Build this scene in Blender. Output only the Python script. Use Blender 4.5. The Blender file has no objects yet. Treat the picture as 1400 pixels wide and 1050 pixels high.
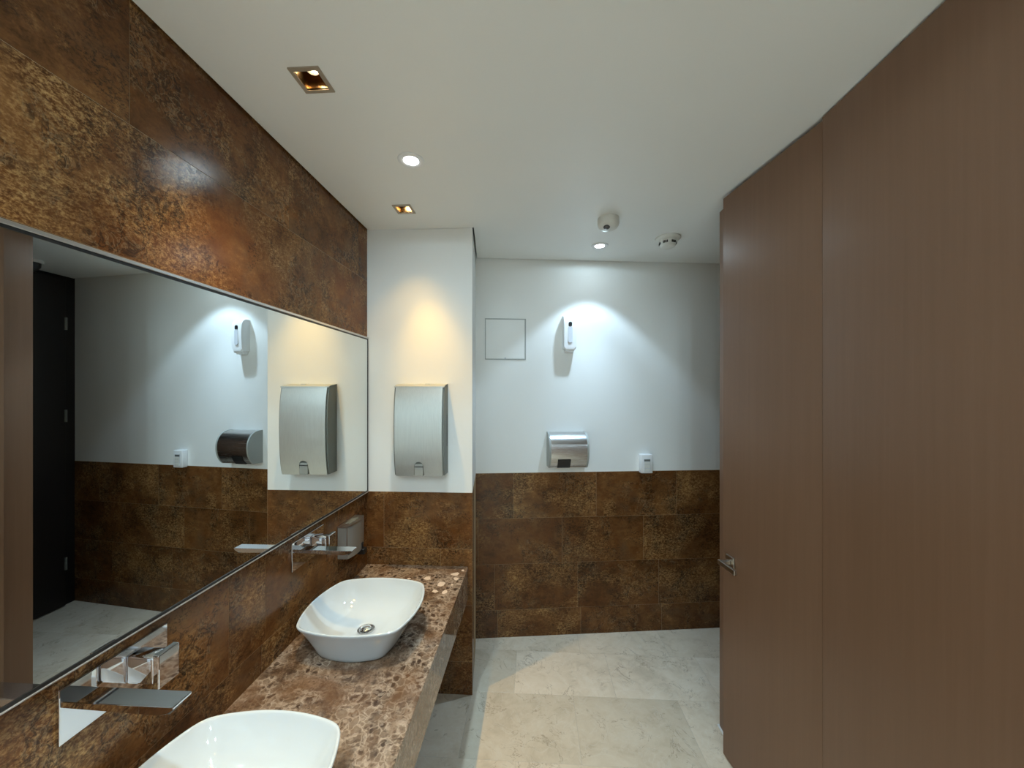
import bpy, bmesh, math, random
from mathutils import Vector, Matrix
R = math.radians
random.seed(7)
sc = bpy.context.scene
COL = sc.collection

# ------------------------------------------------------------------ dimensions
EYE = 1.75
CEIL = 2.692
XL = -0.975            # tiled wall with the mirror
YP = 2.175             # face of the pier at the end of the counter
XR = 0.983             # laminate partition
P0 = Vector((-0.4135, 2.673, 0))      # left end of the back wall
D = Vector((0.9920, 0.1266, 0))       # along the back wall
BACK_ANG = math.atan2(D.y, D.x)
TILE_TOP = 1.165
CT = 0.74              # counter height

# ------------------------------------------------------------------ node helpers
def new_mat(name):
    m = bpy.data.materials.new(name)
    m.use_nodes = True
    nt = m.node_tree
    b = nt.nodes['Principled BSDF']
    return m, nt, b

def simple(name, col, rough=0.5, metal=0.0, spec=0.5, coat=0.0):
    m, nt, b = new_mat(name)
    b.inputs['Base Color'].default_value = (*col, 1)
    b.inputs['Roughness'].default_value = rough
    b.inputs['Metallic'].default_value = metal
    b.inputs['Specular IOR Level'].default_value = spec
    b.inputs['Coat Weight'].default_value = coat
    return m

class NB:
    """small node builder"""
    def __init__(s, nt): s.nt = nt
    def n(s, t, **kw):
        x = s.nt.nodes.new(t)
        for k, v in kw.items():
            if k in x.inputs: x.inputs[k].default_value = v
            else: setattr(x, k, v)
        return x
    def l(s, a, b): s.nt.links.new(a, b)
    def math(s, op, a, b=None, clamp=False):
        x = s.nt.nodes.new('ShaderNodeMath'); x.operation = op; x.use_clamp = clamp
        for i, v in enumerate((a, b)):
            if v is None: continue
            if isinstance(v, (int, float)): x.inputs[i].default_value = v
            else: s.l(v, x.inputs[i])
        return x.outputs[0]
    def vmath(s, op, a, b=None):
        x = s.nt.nodes.new('ShaderNodeVectorMath'); x.operation = op
        for i, v in enumerate((a, b)):
            if v is None: continue
            if isinstance(v, (tuple, list, Vector)): x.inputs[i].default_value = v
            else: s.l(v, x.inputs[i])
        return x.outputs[0]
    def noise(s, vec, scale, detail=4, rough=0.5, dist=0.0):
        x = s.n('ShaderNodeTexNoise')
        x.inputs['Scale'].default_value = scale; x.inputs['Detail'].default_value = detail
        x.inputs['Roughness'].default_value = rough; x.inputs['Distortion'].default_value = dist
        s.l(vec, x.inputs['Vector']); return x.outputs['Fac']
    def ramp(s, fac, stops, interp='LINEAR'):
        x = s.n('ShaderNodeValToRGB'); cr = x.color_ramp; cr.interpolation = interp
        while len(cr.elements) < len(stops): cr.elements.new(0.5)
        for e, (p, c) in zip(cr.elements, stops):
            e.position = p; e.color = (*c, 1) if len(c) == 3 else c
        s.l(fac, x.inputs['Fac']); return x.outputs['Color']
    def mix(s, fac, a, b, blend='MIX'):
        x = s.n('ShaderNodeMix', data_type='RGBA', blend_type=blend)
        for sock, v in ((x.inputs['Factor'], fac), (x.inputs['A'], a), (x.inputs['B'], b)):
            pass
        f = x.inputs[0]; A = x.inputs[6]; B = x.inputs[7]
        for sock, v in ((f, fac), (A, a), (B, b)):
            if isinstance(v, (int, float)): sock.default_value = v
            elif isinstance(v, tuple): sock.default_value = (*v, 1) if len(v) == 3 else v
            else: s.l(v, sock)
        return x.outputs[2]
    def bump(s, height, strength, dist=0.002):
        x = s.n('ShaderNodeBump'); x.inputs['Strength'].default_value = strength
        x.inputs['Distance'].default_value = dist
        s.l(height, x.inputs['Height']); return x.outputs['Normal']

def g(v): return (v, v, v)

# ------------------------------------------------------------------ materials
def make_tile():
    m, nt, b = new_mat('rust_slate_tile'); B = NB(nt)
    geo = B.n('ShaderNodeNewGeometry'); at = B.n('ShaderNodeAttribute', attribute_name='tile')
    off = B.vmath('MULTIPLY', at.outputs['Color'], (37.0, 23.0, 51.0))
    p = B.vmath('ADD', geo.outputs['Position'], off)
    st = B.vmath('MULTIPLY', p, (1.0, 1.0, 1.5))
    n1 = B.noise(p, 2.8, 8, .62, .5)
    n2 = B.noise(st, 11.0, 9, .72, .5)
    n3 = B.noise(st, 62.0, 5, .7, .3)
    n5 = B.noise(st, 170.0, 3, .7)
    sep = B.n('ShaderNodeSeparateColor'); B.l(at.outputs['Color'], sep.inputs[0])
    gz = B.noise(B.vmath('ADD', p, (2.2, 6.1, 7.7)), 2.6, 6, .62, .7)
    crack = B.ramp(gz, [(.44, g(.22)), (.60, g(1))])          # smooth zones and broken zones
    f = B.math('ADD', B.math('MULTIPLY', n1, .60), B.math('MULTIPLY', n2, .40))
    gr = B.math('ADD', B.math('MULTIPLY', B.math('SUBTRACT', n3, .5), .62), B.math('MULTIPLY', B.math('SUBTRACT', n5, .5), .42))
    f = B.math('ADD', f, B.math('MULTIPLY', gr, crack))
    f = B.math('ADD', f, B.math('MULTIPLY', B.math('SUBTRACT', sep.outputs[0], .5), .07))
    c = B.ramp(f, [(.28, (.022, .010, .005)), (.38, (.072, .031, .011)), (.48, (.140, .063, .022)),
                   (.57, (.205, .100, .036)), (.66, (.35, .20, .078)), (.78, (.55, .38, .19))])
    h = B.noise(p, 3.6, 6, .65, .8)
    c = B.mix(B.ramp(h, [(.50, g(0)), (.66, g(.55))]), c, (.125, .080, .045))
    h2 = B.noise(B.vmath('ADD', p, (9.1, 3.3, 5.2)), 4.0, 6, .65, .5)
    c = B.mix(B.ramp(h2, [(.50, g(0)), (.66, g(.6))]), c, (.150, .056, .015))
    # golden flakes inside the broken zones
    fl = B.ramp(B.math('ADD', B.math('MULTIPLY', n3, .55), B.math('MULTIPLY', n5, .45)), [(.47, g(0)), (.60, g(1))])
    gg = B.math('MULTIPLY', B.ramp(gz, [(.50, g(0)), (.62, g(1))]), fl)
    c = B.mix(B.math('MULTIPLY', gg, .60), c, (.50, .33, .145))
    # broken vein lines, dark and pale
    vz = B.noise(B.vmath('ADD', p, (7.2, 1.1, 3.7)), 4.5, 5, .65, .6)
    vzm = B.ramp(vz, [(.50, g(0)), (.58, g(1))])
    rd = B.math('ABSOLUTE', B.math('SUBTRACT', B.noise(p, 24.0, 6, .62, .9), .5))
    c = B.mix(B.math('MULTIPLY', B.math('MULTIPLY', B.ramp(rd, [(.012, g(1)), (.05, g(0))]), vzm), .75), c, (.022, .013, .008))
    rl = B.math('ABSOLUTE', B.math('SUBTRACT', B.noise(B.vmath('ADD', p, (5, 5, 5)), 30.0, 6, .62, .9), .5))
    c = B.mix(B.math('MULTIPLY', B.math('MULTIPLY', B.ramp(rl, [(.006, g(1)), (.03, g(0))]), vzm), .42), c, (.36, .26, .15))
    c = B.mix(1.0, c, (.93, .87, .80), 'MULTIPLY')
    # dark pitted specks in patches
    n4 = B.noise(st, 85.0, 4, .75, .6)
    zone = B.noise(B.vmath('ADD', p, (4.4, 8.8, 1.2)), 6.0, 6, .7, .5)
    sp = B.math('MULTIPLY', B.ramp(n4, [(.50, g(0)), (.58, g(1))]), B.ramp(zone, [(.50, g(0)), (.60, g(1))]))
    c = B.mix(B.math('MULTIPLY', sp, .72), c, (.018, .012, .008))
    B.l(c, b.inputs['Base Color'])
    B.l(B.ramp(n2, [(.3, g(.13)), (.7, g(.25))]), b.inputs['Roughness'])
    hgt = B.math('ADD', B.math('MULTIPLY', n2, .6), B.math('MULTIPLY', n3, .5))
    B.l(B.bump(hgt, .22, .002), b.inputs['Normal'])
    b.inputs['Specular IOR Level'].default_value = .20
    return m

def make_marble():
    m, nt, b = new_mat('emperador_marble'); B = NB(nt)
    geo = B.n('ShaderNodeNewGeometry'); p0 = geo.outputs['Position']
    wn = B.n('ShaderNodeTexNoise'); wn.inputs['Scale'].default_value = 22; wn.inputs['Detail'].default_value = 4
    B.l(p0, wn.inputs['Vector'])
    w = B.vmath('MULTIPLY', B.vmath('SUBTRACT', wn.outputs['Color'], (.5, .5, .5)), (.045, .045, .045))
    p = B.vmath('ADD', p0, w)
    def vor(scale, feat):
        v = B.n('ShaderNodeTexVoronoi', feature=feat); v.inputs['Scale'].default_value = scale
        B.l(p, v.inputs['Vector']); return v
    v1 = vor(36, 'F1'); e1 = vor(36, 'DISTANCE_TO_EDGE')
    v2 = vor(80, 'F1')
    z1 = B.noise(p0, 5.0, 5, .6, .8); z2 = B.noise(B.vmath('ADD', p0, (3, 7, 1)), 11, 6, .65, .5)
    fine = B.noise(p0, 120, 4, .7, .5)
    zz = B.math('ADD', z2, B.math('MULTIPLY', B.math('SUBTRACT', fine, .5), .45))
    base = B.ramp(zz, [(.26, (.040, .022, .013)), (.42, (.100, .060, .036)), (.55, (.19, .125, .082)), (.66, (.28, .20, .145)), (.80, (.46, .37, .29))])
    s1 = B.n('ShaderNodeSeparateColor'); B.l(v1.outputs['Color'], s1.inputs[0])
    s2 = B.n('ShaderNodeSeparateColor'); B.l(v2.outputs['Color'], s2.inputs[0])
    zone = B.ramp(z1, [(.40, g(.0)), (.50, g(1))])
    # pale grey-brown ground in the breccia zones
    c = B.mix(B.math('MULTIPLY', zone, .45), base, (.25, .195, .150))
    net = B.ramp(e1.outputs['Distance'], [(.02, g(1)), (.10, g(0))])
    c = B.mix(B.math('MULTIPLY', B.math('MULTIPLY', net, zone), .45), c, (.52, .42, .33))
    # round dark clasts of two sizes
    d1 = B.math('MULTIPLY', B.ramp(s1.outputs[0], [(.40, g(0)), (.46, g(1))]), B.ramp(v1.outputs['Distance'], [(.32, g(1)), (.48, g(0))]))
    c = B.mix(B.math('MULTIPLY', B.math('MULTIPLY', d1, zone), .92), c, (.040, .024, .016))
    d2 = B.math('MULTIPLY', B.ramp(s2.outputs[1], [(.50, g(0)), (.58, g(1))]), B.ramp(v2.outputs['Distance'], [(.28, g(1)), (.45, g(0))]))
    c = B.mix(B.math('MULTIPLY', d2, .62), c, (.055, .033, .022))
    l2 = B.math('MULTIPLY', B.ramp(s2.outputs[2], [(.72, g(0)), (.82, g(1))]), zone)
    c = B.mix(B.math('MULTIPLY', l2, .35), c, (.56, .46, .37))
    # rust clouds
    c = B.mix(B.ramp(B.noise(B.vmath('ADD', p0, (1, 2, 9)), 4.2, 5, .62, .6), [(.50, g(0)), (.66, g(.6))]), c, (.165, .085, .040))
    # light glints near the pier, painted into the colour as cream spots
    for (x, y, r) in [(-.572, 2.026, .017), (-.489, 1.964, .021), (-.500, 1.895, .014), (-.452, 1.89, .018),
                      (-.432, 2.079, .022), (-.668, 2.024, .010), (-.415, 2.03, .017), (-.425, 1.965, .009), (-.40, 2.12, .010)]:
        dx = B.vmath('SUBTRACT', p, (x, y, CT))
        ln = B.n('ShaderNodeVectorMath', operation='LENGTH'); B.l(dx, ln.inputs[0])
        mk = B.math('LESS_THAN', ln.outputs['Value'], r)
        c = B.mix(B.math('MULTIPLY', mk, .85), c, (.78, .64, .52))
    B.l(c, b.inputs['Base Color'])
    b.inputs['Roughness'].default_value = .07
    b.inputs['Specular IOR Level'].default_value = .55
    return m

def make_floor():
    m, nt, b = new_mat('cream_marble_floor'); B = NB(nt)
    geo = B.n('ShaderNodeNewGeometry'); at = B.n('ShaderNodeAttribute', attribute_name='tile')
    p = B.vmath('ADD', geo.outputs['Position'], B.vmath('MULTIPLY', at.outputs['Color'], (31.0, 17.0, 43.0)))
    n1 = B.noise(p, 3.2, 6, .6, 1.2); n2 = B.noise(p, 14, 6, .65, .8)
    f = B.math('ADD', B.math('MULTIPLY', n1, .6), B.math('MULTIPLY', n2, .4))
    c = B.ramp(f, [(.30, (.55, .475, .37)), (.48, (.72, .63, .505)), (.62, (.78, .70, .58)), (.75, (.61, .53, .415))])
    # thin dark veins, broken up
    vs = B.noise(p, 5.0, 5, .62, 1.4)
    vein = B.ramp(B.math('ABSOLUTE', B.math('SUBTRACT', vs, .5)), [(.0, g(1)), (.013, g(0))])
    brk = B.ramp(B.noise(p, 9, 4, .6), [(.47, g(0)), (.58, g(1))])
    pv = B.math('ABSOLUTE', B.math('SUBTRACT', B.noise(B.vmath('ADD', p, (3, 8, 2)), 7.0, 4, .6, 1.0), .5))
    c = B.mix(B.math('MULTIPLY', B.ramp(pv, [(.0, g(1)), (.02, g(0))]), .35), c, (.80, .76, .68))
    c = B.mix(B.math('MULTIPLY', B.math('MULTIPLY', vein, brk), .55), c, (.22, .16, .11))
    sep = B.n('ShaderNodeSeparateColor'); B.l(at.outputs['Color'], sep.inputs[0])
    tint = B.ramp(sep.outputs[1], [(0, (.80, .79, .76)), (.5, (.93, .92, .90)), (1, (1, 1, 1))])
    c = B.mix(1.0, c, tint, 'MULTIPLY')
    B.l(c, b.inputs['Base Color'])
    b.inputs['Roughness'].default_value = .22
    b.inputs['Specular IOR Level'].default_value = .5
    return m

def make_paint(name, col, rough=.6):
    m, nt, b = new_mat(name); B = NB(nt)
    geo = B.n('ShaderNodeNewGeometry'); p = geo.outputs['Position']
    n = B.noise(p, 140, 3, .6)
    k = B.noise(p, 1.7, 3, .5)
    c = B.mix(B.ramp(k, [(.35, g(0)), (.65, g(1))]), tuple(x * .975 for x in col), col)
    B.l(c, b.inputs['Base Color']); b.inputs['Roughness'].default_value = rough
    B.l(B.bump(n, .05, .001), b.inputs['Normal'])
    return m

def make_laminate():
    m, nt, b = new_mat('rose_brown_laminate'); B = NB(nt)
    geo = B.n('ShaderNodeNewGeometry')
    p = B.vmath('MULTIPLY', geo.outputs['Position'], (60.0, 60.0, 1.3))
    n1 = B.noise(p, 1.0, 5, .6, .2)
    p2 = B.vmath('MULTIPLY', geo.outputs['Position'], (9.0, 9.0, .35))
    n2 = B.noise(p2, 1.0, 4, .55, .3)
    p3 = B.vmath('MULTIPLY', geo.outputs['Position'], (220.0, 220.0, 7.0))
    n3 = B.noise(p3, 1.0, 3, .6)
    f = B.math('ADD', B.math('MULTIPLY', n1, .45), B.math('ADD', B.math('MULTIPLY', n2, .35), B.math('MULTIPLY', n3, .2)))
    c = B.ramp(f, [(.30, (.186, .102, .059)), (.5, (.200, .110, .065)), (.70, (.216, .121, .074))])
    B.l(c, b.inputs['Base Color'])
    b.inputs['Roughness'].default_value = .36
    b.inputs['Specular IOR Level'].default_value = .35
    B.l(B.bump(n3, .05, .001), b.inputs['Normal'])
    return m

def make_brushed(name, col, rough, axis):
    m, nt, b = new_mat(name); B = NB(nt)
    tc = B.n('ShaderNodeTexCoord')
    p = B.vmath('MULTIPLY', tc.outputs['Object'], axis)
    n = B.noise(p, 1.0, 4, .6)
    B.l(B.ramp(n, [(.3, tuple(x * .88 for x in col)), (.7, col)]), b.inputs['Base Color'])
    b.inputs['Metallic'].default_value = 1
    B.l(B.ramp(n, [(.3, g(rough * .8)), (.7, g(rough * 1.2))]), b.inputs['Roughness'])
    B.l(B.bump(n, .06, .0005), b.inputs['Normal'])
    return m

def emit(name, col, strength):
    m = bpy.data.materials.new(name); m.use_nodes = True
    nt = m.node_tree; nt.nodes.clear()
    e = nt.nodes.new('ShaderNodeEmission'); o = nt.nodes.new('ShaderNodeOutputMaterial')
    e.inputs[0].default_value = (*col, 1); e.inputs[1].default_value = strength
    nt.links.new(e.outputs[0], o.inputs[0]); return m

M = dict(
    tile=make_tile(), marble=make_marble(), floor=make_floor(),
    grout=simple('tile_grout', (.42, .30, .17), .8),
    floor_grout=simple('floor_grout', (.40, .37, .32), .7),
    white=make_paint('white_wall_paint', (.83, .84, .825)),
    ceil=make_paint('ceiling_paint', (.83, .84, .825), .42),
    dark=simple('shadow_gap_dark', (.02, .018, .015), .9),
    lam=make_laminate(),
    chrome=simple('chrome', (.66, .67, .70), .035, 1.0),
    steel=make_brushed('brushed_steel', (.60, .60, .60), .24, (6.0, 6.0, 500.0)),
    steel_side=simple('grey_plastic_side', (.36, .38, .36), .4),
    silver=make_brushed('silver_satin_metal', (.63, .65, .63), .42, (300.0, 300.0, 8.0)),
    soap_body=simple('satin_silver_paint', (.40, .41, .40), .32, .55),
    light_frame=simple('satin_bronze_frame', (.40, .34, .27), .35, .35),
    silver_dark=simple('dark_grey_housing', (.17, .18, .165), .45, .2),
    alu=simple('aluminium_profile', (.62, .61, .60), .3, 1.0),
    nickel=simple('satin_nickel', (.48, .44, .39), .28, 1.0),
    mirror=simple('mirror_glass', (.83, .86, .85), .0, 1.0),
    ceramic=simple('white_ceramic', (.55, .615, .665), .07, 0, .55, .4),
    plastic=simple('white_plastic', (.80, .81, .82), .35),
    plastic2=simple('pale_grey_plastic', (.58, .60, .64), .4),
    offwhite=simple('offwhite_plastic', (.70, .70, .66), .45),
    black=simple('black_plastic', (.012, .012, .013), .35),
    blackdoor=simple('black_brown_door', (.010, .007, .006), .5),
    brass=simple('bronze_reflector', (.45, .30, .16), .25, 1.0),
    paper=simple('paper', (.30, .31, .29), .8),
    lens=simple('smoked_lens', (.10, .10, .11), .15),
    warm=emit('warm_bulb', (1.0, .78, .48), 30),
    cool=emit('cool_led', (.93, .96, 1.0), 20),
)

# ------------------------------------------------------------------ mesh helpers
def link(name, bm, mats, parent=None, smooth=False, angle=40):
    me = bpy.data.meshes.new(name)
    bmesh.ops.recalc_face_normals(bm, faces=bm.faces[:])
    bm.to_mesh(me); bm.free()
    for k in (mats if isinstance(mats, (list, tuple)) else [mats]): me.materials.append(M[k])
    if smooth:
        me.polygons.foreach_set('use_smooth', [True] * len(me.polygons))
        try: me.set_sharp_from_angle(angle=R(angle))
        except Exception: pass
    o = bpy.data.objects.new(name, me); COL.objects.link(o)
    if parent is not None: o.parent = parent
    return o

def empty(name, loc, rz, label, cat, group=None):
    o = bpy.data.objects.new(name, None); COL.objects.link(o)
    o.empty_display_size = .05
    o.location = loc; o.rotation_euler = (0, 0, rz)
    o['label'] = label; o['category'] = cat; o['kind'] = 'thing'
    if group: o['group'] = group
    return o

def struct(o, label=None):
    o['kind'] = 'structure'
    if label: o['label'] = label
    return o

def box(bm, x0, x1, y0, y1, z0, z1, mi=0, r=0.0, seg=2, only=None):
    vs = [bm.verts.new(v) for v in ((x0,y0,z0),(x1,y0,z0),(x1,y1,z0),(x0,y1,z0),(x0,y0,z1),(x1,y0,z1),(x1,y1,z1),(x0,y1,z1))]
    fs = [bm.faces.new([vs[i] for i in q]) for q in ((0,3,2,1),(4,5,6,7),(0,1,5,4),(1,2,6,5),(2,3,7,6),(3,0,4,7))]
    for f in fs: f.material_index = mi
    if r > 0:
        es = list({e for f in fs for e in f.edges})
        if only: es = [e for e in es if only((e.verts[0].co + e.verts[1].co) / 2)]
        res = bmesh.ops.bevel(bm, geom=es, offset=r, segments=seg, profile=.5, affect='EDGES')
        for f in res['faces']: f.material_index = mi
    return vs

def lathe(bm, prof, n=48, mi=0, cx=0, cy=0, cap=True):
    rings = []
    for (r, z) in prof:
        if r < 1e-6: rings.append([bm.verts.new((cx, cy, z))])
        else: rings.append([bm.verts.new((cx + r*math.cos(2*math.pi*i/n), cy + r*math.sin(2*math.pi*i/n), z)) for i in range(n)])
    for a, b in zip(rings, rings[1:]):
        for i in range(n):
            j = (i + 1) % n
            if len(a) == 1 and len(b) == 1: continue
            if len(a) == 1: f = bm.faces.new((a[0], b[i], b[j]))
            elif len(b) == 1: f = bm.faces.new((a[i], a[j], b[0]))
            else: f = bm.faces.new((a[i], a[j], b[j], b[i]))
            f.material_index = mi

def extrude_profile(bm, prof, x0, x1, mi=0, caps=True):
    """prof: closed polygon of (y, z); swept along x"""
    a = [bm.verts.new((x0, y, z)) for y, z in prof]; b = [bm.verts.new((x1, y, z)) for y, z in prof]
    n = len(prof)
    for i in range(n):
        j = (i + 1) % n
        f = bm.faces.new((a[i], a[j], b[j], b[i])); f.material_index = mi
    if caps:
        f = bm.faces.new(a[::-1]); f.material_index = mi
        f = bm.faces.new(b); f.material_index = mi

def spline(pts, n=8):
    out = []
    P = [pts[0]] + list(pts) + [pts[-1]]
    for i in range(1, len(P) - 2):
        p0, p1, p2, p3 = P[i-1], P[i], P[i+1], P[i+2]
        for k in range(n):
            t = k / n
            out.append(tuple(.5*((2*p1[q]) + (-p0[q]+p2[q])*t + (2*p0[q]-5*p1[q]+4*p2[q]-p3[q])*t*t + (-p0[q]+3*p1[q]-3*p2[q]+p3[q])*t**3) for q in range(2)))
    out.append(tuple(pts[-1]))
    return out

def tiled(bm, layer, place, u0, u1, rows, thick=.0035, gap=.0005, mi=0, rnd=None):
    """rows: (v0, v1, [seams]).  place(u, v, d) gives the point d in front of the wall."""
    rnd = rnd or random
    for v0, v1, seams in rows:
        us = [u0] + sorted(s for s in seams if u0 + .004 < s < u1 - .004) + [u1]
        for a, b in zip(us, us[1:]):
            ga, gb = (gap if a > u0 else 0), (gap if b < u1 else 0)
            c = .0003
            lo = [(a+ga, v0+gap), (b-gb, v0+gap), (b-gb, v1-gap), (a+ga, v1-gap)]
            hi = [(a+ga+c, v0+gap+c), (b-gb-c, v0+gap+c), (b-gb-c, v1-gap-c), (a+ga+c, v1-gap-c)]
            A = [bm.verts.new(place(u, v, 0)) for u, v in lo]
            Bv = [bm.verts.new(place(u, v, thick - c)) for u, v in lo]
            Cv = [bm.verts.new(place(u, v, thick)) for u, v in hi]
            col = (rnd.random(), rnd.random(), rnd.random(), 1)
            fs = [bm.faces.new(Cv)]
            for q in range(4):
                w = (q + 1) % 4
                fs.append(bm.faces.new((A[q], A[w], Bv[w], Bv[q])))
                fs.append(bm.faces.new((Bv[q], Bv[w], Cv[w], Cv[q])))
            for f in fs:
                f.material_index = mi
                for lp in f.loops: lp[layer] = col

def slab(bm, pts, z0, z1, mi=0):
    a = [bm.verts.new((x, y, z0)) for x, y in pts]; b = [bm.verts.new((x, y, z1)) for x, y in pts]
    n = len(pts)
    fs = [bm.faces.new(a[::-1]), bm.faces.new(b)] + [bm.faces.new((a[i], a[(i+1) % n], b[(i+1) % n], b[i])) for i in range(n)]
    for f in fs: f.material_index = mi

# ------------------------------------------------------------------ the room
YN = -2.3      # rear wall behind the viewer
XE = 1.90      # dark wall of the side recess

def seams(start, step, lo, hi):
    out = []; x = start
    while x > lo: x -= step
    while x < hi:
        out.append(x); x += step
    return out

# floor -------------------------------------------------------------
bm = bmesh.new(); lay = bm.loops.layers.float_color.new('tile')
box(bm, XL - .1, 2.1, YN - .1, 3.2, -.06, -.0007, 1)
fr = random.Random(11)
yrows = [2.95, 2.567, 2.203, 1.797, 1.40, 1.00, .60, .20, -.20, -.60, -1.0, -1.4, -1.8, -2.2]
xs_by_row = {0: .31, 1: .47, 2: .225, 3: .50}
rows = []
for i, y1 in enumerate([3.2] + yrows[:-1]):
    y0 = yrows[i]
    st = xs_by_row.get(i - 1, .2 + .27 * (i % 2))
    rows.append((y0, y1, seams(st, .585, -1.0, 2.1)))
tiled(bm, lay, lambda u, v, d: (u, v, d - .0035), XL, 2.02, rows, rnd=fr, gap=.0006)
struct(link('floor', bm, ['floor', 'floor_grout']), 'cream marble tiled floor')

# left wall ---------------------------------------------------------
tr = random.Random(5)
bm = bmesh.new(); lay = bm.loops.layers.float_color.new('tile')
box(bm, XL - .12, XL - .0007, YN, YP + .3, 0, 2.9, 1)
rows = [(0, .19, seams(1.3, .6, YN, YP)), (.19, .515, seams(1.6, .6, YN, YP)), (.515, .84, seams(1.31, .6, YN, YP)),
        (.84, TILE_TOP, [1.164, 1.33, 1.842] + seams(.56, .6, YN, .6)), (TILE_TOP, 1.47, seams(.9, .6, YN, YP)),
        (1.47, 1.77, seams(.6, .6, YN, YP)), (1.77, 2.07, seams(.9, .6, YN, YP)),
        (2.07, 2.395, seams(1.98, 1.62, YN, YP)), (2.395, 2.70, seams(.864, .6, YN, YP))]
tiled(bm, lay, lambda u, v, d: (XL - .0035 + d, u, v), YN, YP, rows, rnd=tr)
struct(link('wall_left', bm, ['tile', 'grout']), 'rust brown slate tiled wall behind the mirror')

# pier at the end of the counter ------------------------------------
PX = -.355
bm = bmesh.new(); lay = bm.loops.layers.float_color.new('tile')
side0 = Vector((PX, YP, 0)); side1 = P0.copy()
sd = (side1 - side0).normalized(); sn = Vector((-sd.y, sd.x, 0)); sn = sn if sn.x > 0 else -sn
tuck = sn * -.004
a = [(XL - .05, YP), (PX, YP), (P0.x, P0.y + .02), (XL - .05, 2.8)]
slab(bm, a, TILE_TOP, 2.9, 0)
ins = [(XL - .05, YP - .0008), (PX + .0008, YP - .0008), (P0.x + .0008, P0.y + .02), (XL - .05, 2.8)]
slab(bm, ins, 0, TILE_TOP, 2)
rows = [(0, .19, [-.54]), (.19, .515, [-.80]), (.515, .84, [-.54]), (.84, TILE_TOP, [-.874])]
tiled(bm, lay, lambda u, v, d: (u, YP + .004 - d, v), XL, PX, rows, thick=.0055, mi=1, rnd=tr)
L = (side1 - side0).length
def pside(u, v, d):
    q = side0 + sd * u + sn * (d - .004); return (q.x, q.y, v)
tiled(bm, lay, pside, 0, L, [(0, .19, []), (.19, .515, []), (.515, .84, []), (.84, TILE_TOP, [])], thick=.0055, mi=1, rnd=tr)
struct(link('wall_pier', bm, ['white', 'tile', 'grout']), 'white pier with tiled lower part at the end of the counter')

# back wall ---------------------------------------------------------
LB = (XE + .1 - P0.x) / D.x
NB_ = Vector((D.y, -D.x, 0))
def bw(s, d, z=0):
    q = P0 + D * s + NB_ * d
    return Vector((q.x, q.y, z))
bm = bmesh.new(); lay = bm.loops.layers.float_color.new('tile')
def bslab(d0, z0, z1, mi):
    pts = [bw(-.3, d0), bw(LB, d0), bw(LB, -.15), bw(-.3, -.15)]
    slab(bm, [(p.x, p.y) for p in pts], z0, z1, mi)
bslab(0, TILE_TOP + .004, 2.9, 0)
bslab(.0011, 0, TILE_TOP + .004, 2)
rows = [(0, .195, seams(.757, .6, -.3, LB)), (.195, .52, seams(.735, .6, -.3, LB)), (.52, .845, seams(.62, .6, -.3, LB)), (.845, TILE_TOP + .003, seams(.27, .6, -.3, LB))]
tiled(bm, lay, lambda u, v, d: tuple(bw(u, d - .004, v)), -.02, LB, rows, thick=.0058, mi=1, rnd=tr)
struct(link('wall_back', bm, ['white', 'tile', 'grout']), 'white back wall with brown tiled lower part')

# right partition ---------------------------------------------------
bm = bmesh.new()
box(bm, XR, XR + .10, .452, 1.3565, .012, 2.684)
box(bm, XR, XR + .10, -.46, .449, .012, 2.684)
box(bm, XR, XR + .10, YN, -.463, .012, 2.684)
struct(link('wall_right', bm, ['lam']), 'rose brown laminate partition on the right')
bm = bmesh.new()
box(bm, .968, 1.07, 1.915, 2.045, 0, 2.684)
struct(link('trim_1', bm, ['lam']), 'laminate post the ajar door closes against')
bm = bmesh.new()
box(bm, .960, 1.075, 1.91, 2.053, -.001, .006)
struct(link('trim_2', bm, ['plastic']), 'white silicone line at the foot of the laminate post')
# stall behind the partition (closed off)
bm = bmesh.new()
box(bm, 1.9, 2.0, YN, 2.06, 0, 2.9)
box(bm, 1.07, 1.95, 1.95, 2.045, 0, 2.684)
struct(link('wall_stall', bm, ['lam']), 'laminate partition closing the stall behind the door')
# dark recess wall and door
bm = bmesh.new()
box(bm, XE, XE + .12, 2.03, 3.15, 0, 2.9)
struct(link('wall_recess', bm, ['blackdoor']), 'black panelled wall of the recess')
bm = bmesh.new()
box(bm, XE - .035, XE, 2.16, 2.88, .01, 2.66, r=.003)
d2 = struct(link('door_2', bm, ['blackdoor']), 'black door in the dark recess')
for z in (.35, 1.55, 2.30):
    bm = bmesh.new()
    lathe(bm, [(0, z - .05), (.009, z - .05), (.009, z + .05), (0, z + .05)], 16, cx=XE - .042, cy=2.875)
    box(bm, XE - .038, XE - .0345, 2.868, 2.878, z - .05, z + .05)
    link('hinge', bm, ['silver_dark'], d2)
# rear wall behind the viewer
bm = bmesh.new()
box(bm, XL - .1, 2.1, YN - .1, YN, 0, 2.9)
struct(link('wall_rear', bm, ['white']), 'white wall behind the viewer')

# ceiling with square openings for the recessed lamps -----------------
SX = -.67; HW = .037
SY = [-1.32, -.51, .30, 1.113, 1.93]
bm = bmesh.new()
GAP = .009
xs = [XL + GAP, SX - HW, SX + HW, 0.0, XR - .006, XE + .02]
ys = [YN]
for y in SY: ys += [y - HW, y + HW]
ys += [YP - .003]
vg = {}
def V(x, y):
    k = (round(x, 5), round(y, 5))
    if k not in vg: vg[k] = bm.verts.new((x, y, CEIL))
    return vg[k]
for i in range(len(xs) - 1):
    for j in range(len(ys) - 1):
        if i == 1 and j % 2 == 1: continue
        bm.faces.new((V(xs[i], ys[j]), V(xs[i], ys[j+1]), V(xs[i+1], ys[j+1]), V(xs[i+1], ys[j])))
yb = YP - .003
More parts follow.
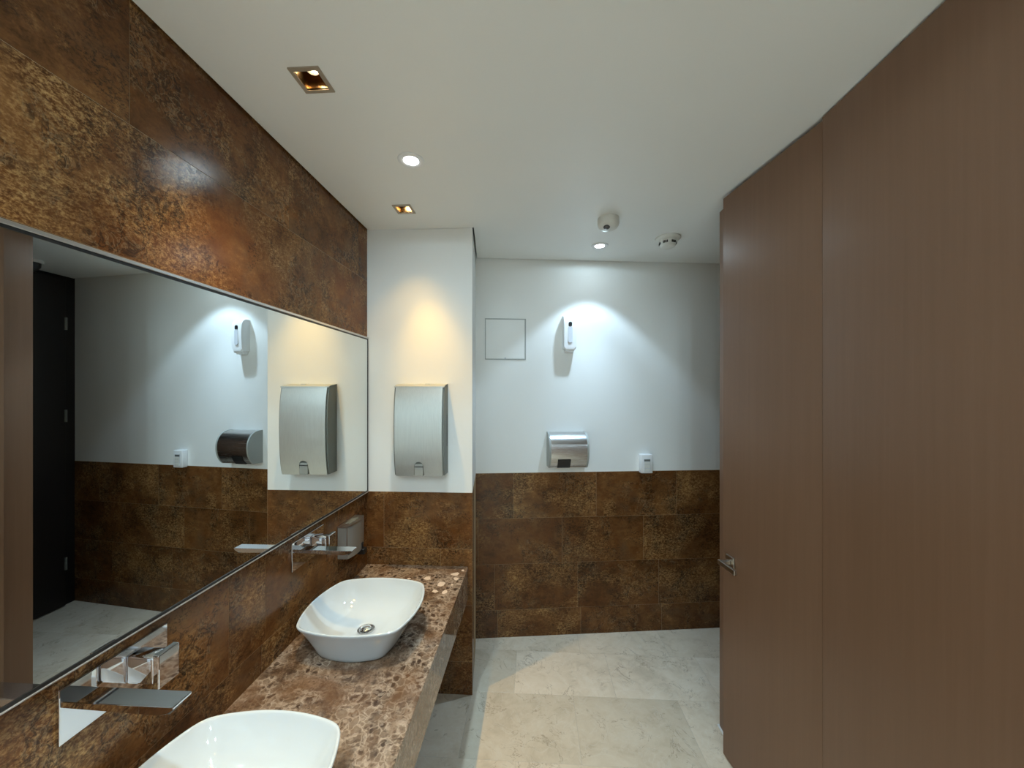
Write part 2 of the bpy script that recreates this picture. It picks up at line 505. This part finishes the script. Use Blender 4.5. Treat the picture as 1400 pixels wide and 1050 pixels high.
# strip beyond the pier line up to the skewed back wall
p1 = side0 + sn * .010; p2 = bw(.012, .008)
pe = bw(LB - .08, .008)
f_pts = [(p1.x, yb), (0.0, yb), (XR - .006, yb), (XE + .02, yb), (pe.x, pe.y), (p2.x, p2.y)]
bm.faces.new([V(*q) for q in f_pts])
bm.faces.ensure_lookup_table()
r = bmesh.ops.extrude_face_region(bm, geom=bm.faces[:])
for v in r['geom']:
    if isinstance(v, bmesh.types.BMVert): v.co.z += .012
struct(link('ceiling', bm, ['ceil']), 'white plaster ceiling')
bm = bmesh.new()
box(bm, XL - .1, 2.1, YN - .1, 3.25, 2.80, 2.9)
struct(link('ceiling_void', bm, ['dark']), 'dark void above the ceiling')

# ------------------------------------------------------------------ stall door (ajar)
A0 = Vector((.985, 1.3595, 0)); ld = Vector((-.14457, .98949, 0)); dl = .531
bm = bmesh.new()
box(bm, 0, .036, 0, dl, .010, 2.676, r=.0012, seg=1)
door = link('door_1', bm, ['lam']); struct(door, 'rose brown laminate stall door standing slightly ajar')
door.location = A0; door.rotation_euler = (0, 0, math.atan2(ld.y, ld.x) - math.pi / 2)
hz, hy = .955, .472
bm = bmesh.new(); box(bm, -.009, 0, hy - .028, hy + .028, hz - .028, hz + .028, r=.0015)
hd = link('door_handle', bm, ['nickel'], door)
bm = bmesh.new(); box(bm, -.048, -.009, hy - .009, hy + .009, hz - .009, hz + .009, r=.003)
link('neck', bm, ['nickel'], hd)
bm = bmesh.new(); box(bm, -.060, -.047, hy - .105, hy + .012, hz - .011, hz + .011, r=.0018)
link('lever', bm, ['nickel'], hd)

# ------------------------------------------------------------------ counter
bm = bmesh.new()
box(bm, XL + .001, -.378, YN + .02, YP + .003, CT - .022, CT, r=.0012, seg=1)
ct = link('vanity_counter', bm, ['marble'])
ct['label'] = 'brown speckled marble vanity counter under the mirror carrying two basins'; ct['category'] = 'counter'; ct['kind'] = 'thing'
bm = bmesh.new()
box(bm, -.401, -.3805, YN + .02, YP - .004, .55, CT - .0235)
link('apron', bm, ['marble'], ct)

# ------------------------------------------------------------------ basins
def contour(n_side=28):
    xc, yc, bx, by = .190, .180, .040, .036
    pts = []
    def arc(f):
        for k in range(n_side): pts.append(f(-1 + 2 * k / n_side))
    arc(lambda t: (xc + bx * (1 - t*t), yc * t))
    arc(lambda t: (-xc * t, yc + by * (1 - t*t)))
    arc(lambda t: (-xc - bx * (1 - t*t), -yc * t))
    arc(lambda t: (xc * t, -yc - by * (1 - t*t)))
    for _ in range(5):
        n = len(pts)
        pts[:] = [((pts[i-1][0] + 2*pts[i][0] + pts[(i+1) % n][0]) / 4, (pts[i-1][1] + 2*pts[i][1] + pts[(i+1) % n][1]) / 4) for i in range(n)]
    return pts
CONT = contour()
def make_basin(y, label, group):
    t = empty('wash_basin', (-.695, y, CT), 0, label, 'sink', group)
    bm = bmesh.new()
    prof = [(.0, .0), (.55, .0), (.63, .0015), (.665, .007), (.70, .020), (.76, .045), (.83, .072), (.90, .097), (.955, .114), (.985, .122),
            (.998, .1265), (1.0, .1295), (.996, .1318), (.988, .1328), (.978, .1325), (.968, .131), (.958, .127), (.93, .115), (.87, .095), (.79, .072),
            (.68, .050), (.55, .035), (.40, .026), (.25, .0225), (.165, .0215), (.155, .018), (.15, .012), (.0, .012)]
    rings = []
    n = len(CONT)
    for k, (s, z) in enumerate(prof):
        sy = s + (1 - s) * .34 if k < 12 else s
        if s == 0: rings.append([bm.verts.new((0, 0, z))]); continue
        w = max(0, min(1, (s - .15) / .45))     # towards the drain the outline turns round
        ring = []
        for (x, yy) in CONT:
            a = math.atan2(yy, x); rr = .222 * s
            ring.append(bm.verts.new((x*s*w + rr*math.cos(a)*(1-w), yy*sy*w + rr*math.sin(a)*(1-w), z)))
        rings.append(ring)
    for a, b in zip(rings, rings[1:]):
        for i in range(n):
            j = (i + 1) % n
            if len(a) == 1: bm.faces.new((a[0], b[j], b[i]))
            elif len(b) == 1: bm.faces.new((a[i], a[j], b[0]))
            else: bm.faces.new((a[i], a[j], b[j], b[i]))
    link('bowl', bm, ['ceramic'], t, smooth=True, angle=70)
    bm = bmesh.new()
    lathe(bm, [(0, .014), (.034, .0145), (.036, .022), (.034, .0255), (.028, .0265), (.025, .0245), (.023, .021), (.0215, .021)], 48)
    lathe(bm, [(.0, .0335), (.010, .0330), (.019, .0305), (.0215, .027), (.0205, .0235), (.012, .022), (.012, .016), (0, .016)], 48)
    link('drain', bm, ['chrome'], t, smooth=True, angle=50)
    return t
make_basin(1.54, 'white square vessel basin near the pier with its chrome drain in view', 'vessel basins on the counter')
make_basin(.795, 'white square vessel basin nearest the viewer, cut off by the bottom edge', 'vessel basins on the counter')

# ------------------------------------------------------------------ faucets (wall items: wall at y = 0, room at -y, x to the right)
def make_faucet(y, label, group):
    t = empty('wall_faucet', (XL, y, 1.081), math.pi / 2, label, 'faucet', group)
    bm = bmesh.new(); box(bm, -.115, .115, -.0085, .002, -.0575, .0575, r=.0016)
    link('back_plate', bm, ['chrome'], t)
    bm = bmesh.new()
    prof = [(-.008, .034), (-.2505, .034), (-.2515, .0325), (-.2505, .0285), (-.236, .0185), (-.215, .0165), (-.008, .021)]
    extrude_profile(bm, prof, -.113, -.070)
    bmesh.ops.bevel(bm, geom=[e for e in bm.edges if abs(e.verts[0].co.x - e.verts[1].co.x) < 1e-6], offset=.0012, segments=2, affect='EDGES')
    sp = link('spout', bm, ['chrome'], t, smooth=True, angle=25)
    bm = bmesh.new(); box(bm, -.106, -.077, -.238, -.219, .0135, .018, r=.001)
    link('aerator', bm, ['silver_dark'], sp)
    bm = bmesh.new()
    box(bm, .012, .052, -.078, -.008, -.028, .040, r=.007, seg=3)
    hd = link('handle', bm, ['chrome'], t, smooth=True, angle=35)
    bm = bmesh.new(); box(bm, .009, .062, -.094, -.078, -.034, .046, r=.0025)
    link('lever_plate', bm, ['chrome'], hd)
    return t
make_faucet(.836, 'large chrome wall faucet at lower left beside the nearest basin', 'chrome wall faucets below the mirror')
make_faucet(1.585, 'chrome wall faucet above the far basin, left of the soap dispenser', 'chrome wall faucets below the mirror')

# ------------------------------------------------------------------ soap dispenser on the left wall
t = empty('soap_dispenser', (XL, 1.927, .915), math.pi / 2, 'silver soap dispenser on the brown tile beside the pier', 'dispenser')
bm = bmesh.new()
hw = .091
n = 14
front = [(hw * (-1 + 2*k/n), -.050 - .017 * (1 - (-1 + 2*k/n)**2)) for k in range(n + 1)]
pts = [(-hw, -.002)] + [(-hw, -.05)] + front[1:-1] + [(hw, -.05), (hw, -.002)]
slab(bm, pts, 0, .160)
bmesh.ops.bevel(bm, geom=[e for e in bm.edges if abs(e.verts[0].co.z - e.verts[1].co.z) < 1e-6], offset=.002, segments=2, affect='EDGES')
hs = link('housing', bm, ['soap_body'], t, smooth=True, angle=35)
bm = bmesh.new(); slab(bm, [(x * 1.015, y * 1.02) for x, y in pts], .157, .1625)
link('top_cap', bm, ['alu'], t)
bm = bmesh.new(); box(bm, -.045, .045, -.045, -.015, .1625, .1640, r=.0007, seg=1)
link('refill_window', bm, ['silver_dark'], t)
bm = bmesh.new(); box(bm, .028, .062, -.083, -.040, -.026, .004, r=.004)
box(bm, .036, .054, -.069, -.060, .004, .034, r=.003)
link('push_lever', bm, ['black'], t)
for sx in (-1, 1):
    bm = bmesh.new(); box(bm, min(sx*hw, sx*(hw+.0015)), max(sx*hw, sx*(hw+.0015)), -.0515, -.0475, .003, .158)
    link('edge_strip', bm, ['alu'], t)

# ------------------------------------------------------------------ mirror
MZ0, MZ1, MY0, MY1 = 1.166, 2.058, -1.6, YP - .006
t = empty('wall_mirror', (XL, 0, MZ0), math.pi / 2, 'long wall mirror in a thin metal profile on the brown tiled wall', 'mirror')
h = MZ1 - MZ0
bm = bmesh.new(); box(bm, MY0 + .001, MY1 - .001, -.0065, -.0005, .004, h - .004)
link('glass', bm, ['mirror'], t)
def chan(x0, x1, z0, z1, sign):
    bm = bmesh.new()
    box(bm, x0, x1, -.0115, 0, z0, z1, r=.001, seg=1); return bm
link('frame_rail', chan(MY0, MY1, h - .002, h + .007, 1), ['alu'], t)
link('frame_rail', chan(MY0, MY1, -.0035, .0005, 1), ['alu'], t)
bm = bmesh.new(); box(bm, MY0, MY1, -.0085, -.0010, h - .0085, h - .002)
box(bm, MY0, MY1, -.0085, -.0010, .0005, .0075)
box(bm, MY1 - .004, MY1, -.0090, -.0010, .0, h)
link('seal', bm, ['black'], t)

# ------------------------------------------------------------------ paper towel dispenser on the pier
t = empty('paper_towel_dispenser', (-.638, YP, 1.277), 0, 'silver paper towel dispenser on the white pier', 'dispenser')
W = .1415
prof = spline([(-.088, 0.0), (-.100, .06), (-.109, .15), (-.112, .25), (-.110, .35), (-.103, .43), (-.090, .497)], 6)   # (y, z) front curve bottom to top
body = [(0, .005)] + [(y + .010, z + .004) for y, z in prof] + [(-.055, .509), (0, .515)]
bm = bmesh.new(); extrude_profile(bm, body, -W, W)
bmesh.ops.bevel(bm, geom=[e for e in bm.edges if abs(e.verts[0].co.x - e.verts[1].co.x) < 1e-6 and False], offset=.001, affect='EDGES') if False else None
link('housing', bm, ['silver_dark'], t, smooth=True, angle=30)
# front cover with arched notch
nw, nh = .026, .082
us = [-W + .009, -.10, -.06, -nw - .012, -nw - .007, -nw - .003, -nw] + [nw * math.sin(math.pi/2 * k / 8) for k in range(-7, 8)] + [nw, nw + .003, nw + .007, nw + .012, .06, .10, W - .009]
def notch(u):
    a = abs(u)
    if a < nw - 1e-6: return nh - nw + math.sqrt(max(nw*nw - a*a, 0))
    if a < nw + 1e-6: return nh - nw - .015
    k = (a - nw) / .012
    return .012 * (1 - k)**2 if k < 1 else 0
def pf(z):
    for (y0, z0), (y1, z1) in zip(prof, prof[1:]):
        if z0 <= z <= z1: return y0 + (y1 - y0) * (z - z0) / (z1 - z0)
    return prof[-1][0]
bm = bmesh.new(); NV = 30; H = .497
gridv = []
for u in us:
    b0 = notch(u); gridv.append([bm.verts.new((u, pf(b0 + (H - b0) * k / NV), b0 + (H - b0) * k / NV)) for k in range(NV + 1)])
for a, b in zip(gridv, gridv[1:]):
    for k in range(NV): bm.faces.new((a[k], b[k], b[k+1], a[k+1]))
ex = bmesh.ops.extrude_face_region(bm, geom=bm.faces[:])
for v in ex['geom']:
    if isinstance(v, bmesh.types.BMVert): v.co.y += .010
link('front_cover', bm, ['silver'], t, smooth=True, angle=30)
bm = bmesh.new(); extrude_profile(bm, [(-.088, .4975), (-.0925, .4945), (-.0905, .5015), (-.055, .5105), (0, .517), (0, .5145)], -W, W)
link('top_lid', bm, ['silver'], t)
bm = bmesh.new(); box(bm, .020, .048, -.050, -.034, .510, .517, r=.003)
link('lock', bm, ['silver'], t)
bm = bmesh.new(); box(bm, -.024, .024, -.0985, -.075, .004, .070)
link('paper_towel', bm, ['paper'], t)
bm = bmesh.new(); box(bm, -.0245, .0245, -.1000, -.0800, .052, .0565)
link('paper_slot', bm, ['black'], t)
bm = bmesh.new(); box(bm, W, W + .001, -.030, -.018, .16, .34, r=.0)
link('sight_slot', bm, ['black'], t)

# ------------------------------------------------------------------ items on the back wall
def on_back(name, s, z, label, cat):
    p = bw(s, 0, z); return empty(name, p, BACK_ANG, label, cat)

# access hatch
t = on_back('access_hatch', .213, 1.975, 'small square white access hatch in the back wall', 'hatch')
hs_ = .146
bm = bmesh.new()
for (x0, x1, z0, z1) in ((-hs_, hs_, 0, .006), (-hs_, hs_, 2*hs_ - .006, 2*hs_), (-hs_, -hs_ + .005, .006, 2*hs_ - .006), (hs_ - .009, hs_, .006, 2*hs_ - .006)):
    box(bm, x0, x1, -.0045, -.0002, z0, z1)
link('frame', bm, ['steel_side'], t)
bm = bmesh.new(); box(bm, -hs_ + .006, hs_ - .010, -.0035, -.0003, .0075, 2*hs_ - .0075)
link('door', bm, ['white'], t)
bm = bmesh.new(); box(bm, -.008, .004, -.0065, -.0035, .006, .016, r=.001)
link('latch', bm, ['plastic2'], t)

# air freshener
t = on_back('air_freshener', .664, 2.035, 'white automatic air freshener high on the back wall', 'air freshener')
prof = [(0, .004), (-.058, .000), (-.066, .004), (-.069, .015)] + spline([(-.070, .03), (-.075, .12), (-.073, .19), (-.062, .23), (-.040, .248), (-.015, .252), (0, .252)], 6)
bm = bmesh.new(); extrude_profile(bm, prof, -.043, .043)
bmesh.ops.bevel(bm, geom=[e for e in bm.edges if abs(abs(e.verts[0].co.x) - .043) < 1e-5 and abs(e.verts[0].co.x - e.verts[1].co.x) < 1e-6 and min(e.verts[0].co.y, e.verts[1].co.y) < -.01], offset=.013, segments=5, affect='EDGES')
link('housing', bm, ['plastic'], t, smooth=True, angle=50)
def pill(bm, cx, cz, w, h, y0, y1, n=12):
    pts = []
    for k in range(n + 1): a = math.pi * k / n; pts.append((cx + w * math.cos(a), cz + h/2 - w + w * math.sin(a)))
    for k in range(n + 1): a = math.pi + math.pi * k / n; pts.append((cx + w * math.cos(a), cz - h/2 + w + w * math.sin(a)))
    a = [bm.verts.new((x, y0, z)) for x, z in pts]; b = [bm.verts.new((x, y1, z)) for x, z in pts]
    m = len(pts); bm.faces.new(a); bm.faces.new(b[::-1])
    for i in range(m): bm.faces.new((a[i], b[i], b[(i+1) % m], a[(i+1) % m]))
bm = bmesh.new(); pill(bm, .0, .115, .015, .115, -.0772, -.068)
link('sensor_panel', bm, ['plastic2'], t, smooth=True, angle=30)
bm = bmesh.new(); pill(bm, .0, .185, .012, .036, -.0772, -.062)
link('sensor_window', bm, ['black'], t, smooth=True, angle=30)
bm = bmesh.new(); box(bm, -.0435, -.0425, -.066, -.004, .02, .20); box(bm, -.030, .030, -.050, -.004, -.008, .004, r=.003)
link('base_clip', bm, ['plastic'], t)

# hand dryer
t = on_back('hand_dryer', .646, 1.219, 'brushed steel hand dryer on the back wall above the tiles', 'hand dryer')
dp = spline([(0, .241), (-.055, .236), (-.095, .214), (-.122, .172), (-.130, .122), (-.124, .073), (-.104, .028), (-.080, 0)], 7) + [(0, 0)]
bm = bmesh.new(); extrude_profile(bm, dp, -.126, .126)
link('shell', bm, ['steel'], t, smooth=True, angle=40)
for sx in (-1, 1):
    bm = bmesh.new()
    q = [(y * 1.012, .12 + (z - .12) * 1.012) for y, z in dp]
    extrude_profile(bm, q, min(sx*.126, sx*.138), max(sx*.126, sx*.138))
    link('side_panel', bm, ['steel_side'], t, smooth=True, angle=40)
bm = bmesh.new()
extrude_profile(bm, [(-.1245, .060), (-.1065, .026), (-.085, -.002), (-.07, .0), (-.1, .055)], -.078, .012)
link('air_outlet', bm, ['black'], t)

# light switch
t = on_back('light_switch', 1.229, 1.160, 'white switch box straddling the tile edge on the back wall', 'switch')
bm = bmesh.new(); box(bm, -.043, .043, -.045, 0, 0, .135, r=.006, seg=3)
link('box', bm, ['plastic'], t, smooth=True, angle=35)
bm = bmesh.new(); box(bm, -.024, .024, -.0475, -.044, .012, .104, r=.0012)
pl = link('module_frame', bm, ['plastic2'], t)
for k in range(3):
    bm = bmesh.new(); box(bm, -.021, .021, -.0500, -.0470, .015 + k*.024, .036 + k*.024, r=.0015)
    link('rocker', bm, ['offwhite'], t)
bm = bmesh.new(); box(bm, -.022, .022, -.0485, -.047, .087, .101)
link('label_window', bm, ['silver_dark'], t)

# ------------------------------------------------------------------ ceiling fittings
def make_square(y, label, group, tilt):
    t = empty('square_downlight', (SX, y, CEIL), 0, label, 'ceiling light', group)
    bm = bmesh.new()
    o, i = .047, .0345
    for (x0, x1, y0, y1) in ((-o, o, -o, -i), (-o, o, i, o), (-o, -i, -i, i), (i, o, -i, i)):
        box(bm, x0, x1, y0, y1, -.004, .002)
    link('frame', bm, ['light_frame'], t)
    bm = bmesh.new(); k = .0345; d = .062
    for (x0, x1, y0, y1) in ((-k-.002, -k, -k, k), (k, k+.002, -k, k), (-k, k, -k-.002, -k), (-k, k, k, k+.002)):
        box(bm, x0, x1, y0, y1, -.003, d)
    box(bm, -k, k, -k, k, d, d + .002)
    link('reflector_box', bm, ['brass'], t)
    bm = bmesh.new()
    lathe(bm, [(0, .0), (.010, .0), (.020, -.006), (.0245, -.016), (.0235, -.016), (.018, -.0075), (0, -.004)], 32)
    rl = link('reflector', bm, ['alu'], t, smooth=True)
    rl.location = (.004, -.004, d - .016); rl.rotation_euler = tilt
    bm = bmesh.new(); lathe(bm, [(0, -.0085), (.010, -.0095), (.015, -.0105), (.015, -.0085), (0, -.0065)], 24)
    link('bulb', bm, ['warm'], rl, smooth=True)
    return t
SG = 'square downlights over the counter'
make_square(SY[3], 'square recessed downlight with warm bulb, nearer the viewer on the ceiling', SG, (R(-18), R(10), 0))
make_square(SY[4], 'small square recessed warm downlight in the ceiling just before the pier', SG, (R(8), 0, 0))
for y in SY[:3]:
    make_square(y, 'square recessed downlight over the counter outside the frame', SG, (0, 0, 0))

RG = 'round white downlights'
def make_round(x, y, label):
    t = empty('round_downlight', (x, y, CEIL), 0, label, 'ceiling light', RG)
    bm = bmesh.new()
    lathe(bm, [(.0535, .0), (.0530, -.0035), (.050, -.0055), (.034, -.0045), (.0300, -.0025), (.0290, .001)], 48)
    link('trim_ring', bm, ['plastic'], t, smooth=True)
    bm = bmesh.new(); lathe(bm, [(0, -.0028), (.016, -.0027), (.0298, -.0018)], 48)
    link('lens', bm, ['cool'], t, smooth=True)
    return t
RP = [(-.50, 1.524), (.425, 2.49)]
make_round(*RP[0], 'round bright white downlight between the two square ones')
make_round(*RP[1], 'round bright white downlight close to the back wall')
RX_FILL = [(-.50, .10), (.30, -.55), (-.50, -1.3), (.35, -1.7)]  # unseen fittings added to give the room fill light
for p in RX_FILL: make_round(*p, 'round white fill downlight added outside the frame')

# motion sensor (dome with a slanted lens)
t = empty('motion_detector', (.405, 2.10, CEIL), 0, 'white round motion sensor with slanted lens on the ceiling', 'sensor')
bm = bmesh.new()
lathe(bm, [(0, .0), (.057, .0), (.0575, -.030), (.055, -.040), (.048, -.050), (.036, -.058), (0, -.060)], 48)
bmesh.ops.bisect_plane(bm, geom=bm.verts[:] + bm.edges[:] + bm.faces[:], plane_co=(-.030, -.030, -.050), plane_no=(-.35, -.5, -.8), clear_outer=True)
bmesh.ops.holes_fill(bm, edges=[e for e in bm.edges if e.is_boundary])
link('housing', bm, ['offwhite'], t, smooth=True, angle=35)
bm = bmesh.new()
bmesh.ops.create_uvsphere(bm, u_segments=24, v_segments=12, radius=.018)
ls = link('lens', bm, ['lens'], t, smooth=True)
ls.location = (-.014, -.026, -.058); ls.scale = (1, 1, .62)

# smoke detector
t = empty('smoke_detector', (.82, 2.385, CEIL), 0, 'white round smoke detector with dark vents on the ceiling near the door', 'smoke detector')
bm = bmesh.new(); lathe(bm, [(0, .0), (.074, .0), (.074, -.008), (.068, -.015), (.058, -.018), (0, -.018)], 48)
link('base', bm, ['offwhite'], t, smooth=True, angle=35)
bm = bmesh.new(); lathe(bm, [(.052, -.017), (.050, -.026), (.046, -.046), (.042, -.056), (.030, -.062), (0, -.063)], 48)
link('housing', bm, ['offwhite'], t, smooth=True, angle=35)
for k in range(6):
    bm = bmesh.new()
    for q in range(4):
        box(bm, .0462, .0500, -.0145 + q*.0078, -.0095 + q*.0078, -.043, -.029)
    v = link('vent', bm, ['black'], t); v.rotation_euler = (0, 0, R(-125 + 60*k))

# dark dome fitting seen in the mirror
t = empty('ceiling_dome', (1.66, 2.52, CEIL), 0, 'dark dome on the ceiling above the black door, seen in the mirror', 'sensor')
bm = bmesh.new(); lathe(bm, [(0, 0), (.062, 0), (.062, -.02), (.05, -.021), (.0, -.021)], 40)
link('base', bm, ['offwhite'], t, smooth=True, angle=35)
bm = bmesh.new(); lathe(bm, [(.050, -.02), (.048, -.045), (.036, -.066), (.018, -.078), (0, -.080)], 40)
link('dome', bm, ['black'], t, smooth=True, angle=60)

# ------------------------------------------------------------------ lights
def spot(name, loc, power, col, size, blend, rad, aim=None):
    l = bpy.data.lights.new(name, 'SPOT'); l.energy = power; l.color = col
    l.spot_size = R(size); l.spot_blend = blend; l.shadow_soft_size = rad
    o = bpy.data.objects.new(name, l); COL.objects.link(o); o.location = loc
    if aim: o.rotation_euler = (Vector(aim) - Vector(loc)).to_track_quat('-Z', 'Y').to_euler()
    return o
WARM = (1.0, .59, .13); COOL = (.64, .88, 1.0)
PW = dict(r1=22, r2=17, rx_fill=145)
for y in SY:
    last = abs(y - SY[4]) < .01
    top = (SX, y, CEIL + .028)
    spot('warm_lamp', top, 9 if last else 20, WARM, 84, 1.0, .010)
    if last: spot('warm_beam', top, 23, WARM, 48, 1.0, .010, aim=(SX + .10, y + .12, CEIL - .95))
    else: spot('warm_beam', top, 7, WARM, 50, 1.0, .010)
for i, (x, y) in enumerate(RP + RX_FILL):
    p = [PW['r1'], PW['r2'], 44, PW['rx_fill'], 70, PW['rx_fill']][i]
    spot('cool_lamp', (x, y, CEIL - .008), p, (.58, .80, 1.0) if i == 1 else COOL, (78, 96, 88, 84, 84, 84)[i], (.65, .30, .3, .3, .3, .3)[i], .03)
    if i == 1: spot('cool_beam', (x, y, CEIL - .008), 25, (.58, .80, 1.0), 66, 1.0, .03)
    spot('cool_spill', (x, y, CEIL - .008), [2.0, 1.6, 4, 22, 20, 29][i], COOL, 177, .12, .03)  # wide spill lobe, mostly ambient fill from the added lamps

w = bpy.data.worlds.new('World'); sc.world = w; w.use_nodes = True
w.node_tree.nodes['Background'].inputs[0].default_value = (.5, .55, .6, 1)
w.node_tree.nodes['Background'].inputs[1].default_value = 0.0

# ------------------------------------------------------------------ camera
cam = bpy.data.cameras.new('Camera'); co = bpy.data.objects.new('Camera', cam); COL.objects.link(co)
cam.sensor_fit = 'HORIZONTAL'; cam.sensor_width = 36; cam.lens = 36 * 520 / 1400
cam.shift_y = 10 / 1400
cam.clip_start = .01
co.location = (0, 0, EYE)
co.rotation_euler = (math.pi / 2, 0, math.atan(30 / 520))
sc.camera = co

sc.view_settings.view_transform = 'Standard'; sc.view_settings.look = 'None'
sc.view_settings.gamma = 1; sc.view_settings.use_curve_mapping = False
sc.view_settings.exposure = 0.94
cy = sc.cycles
cy.use_denoising = True
cy.max_bounces = 12; cy.diffuse_bounces = 6; cy.glossy_bounces = 6
cy.sample_clamp_indirect = 4.0
cy.caustics_reflective = True
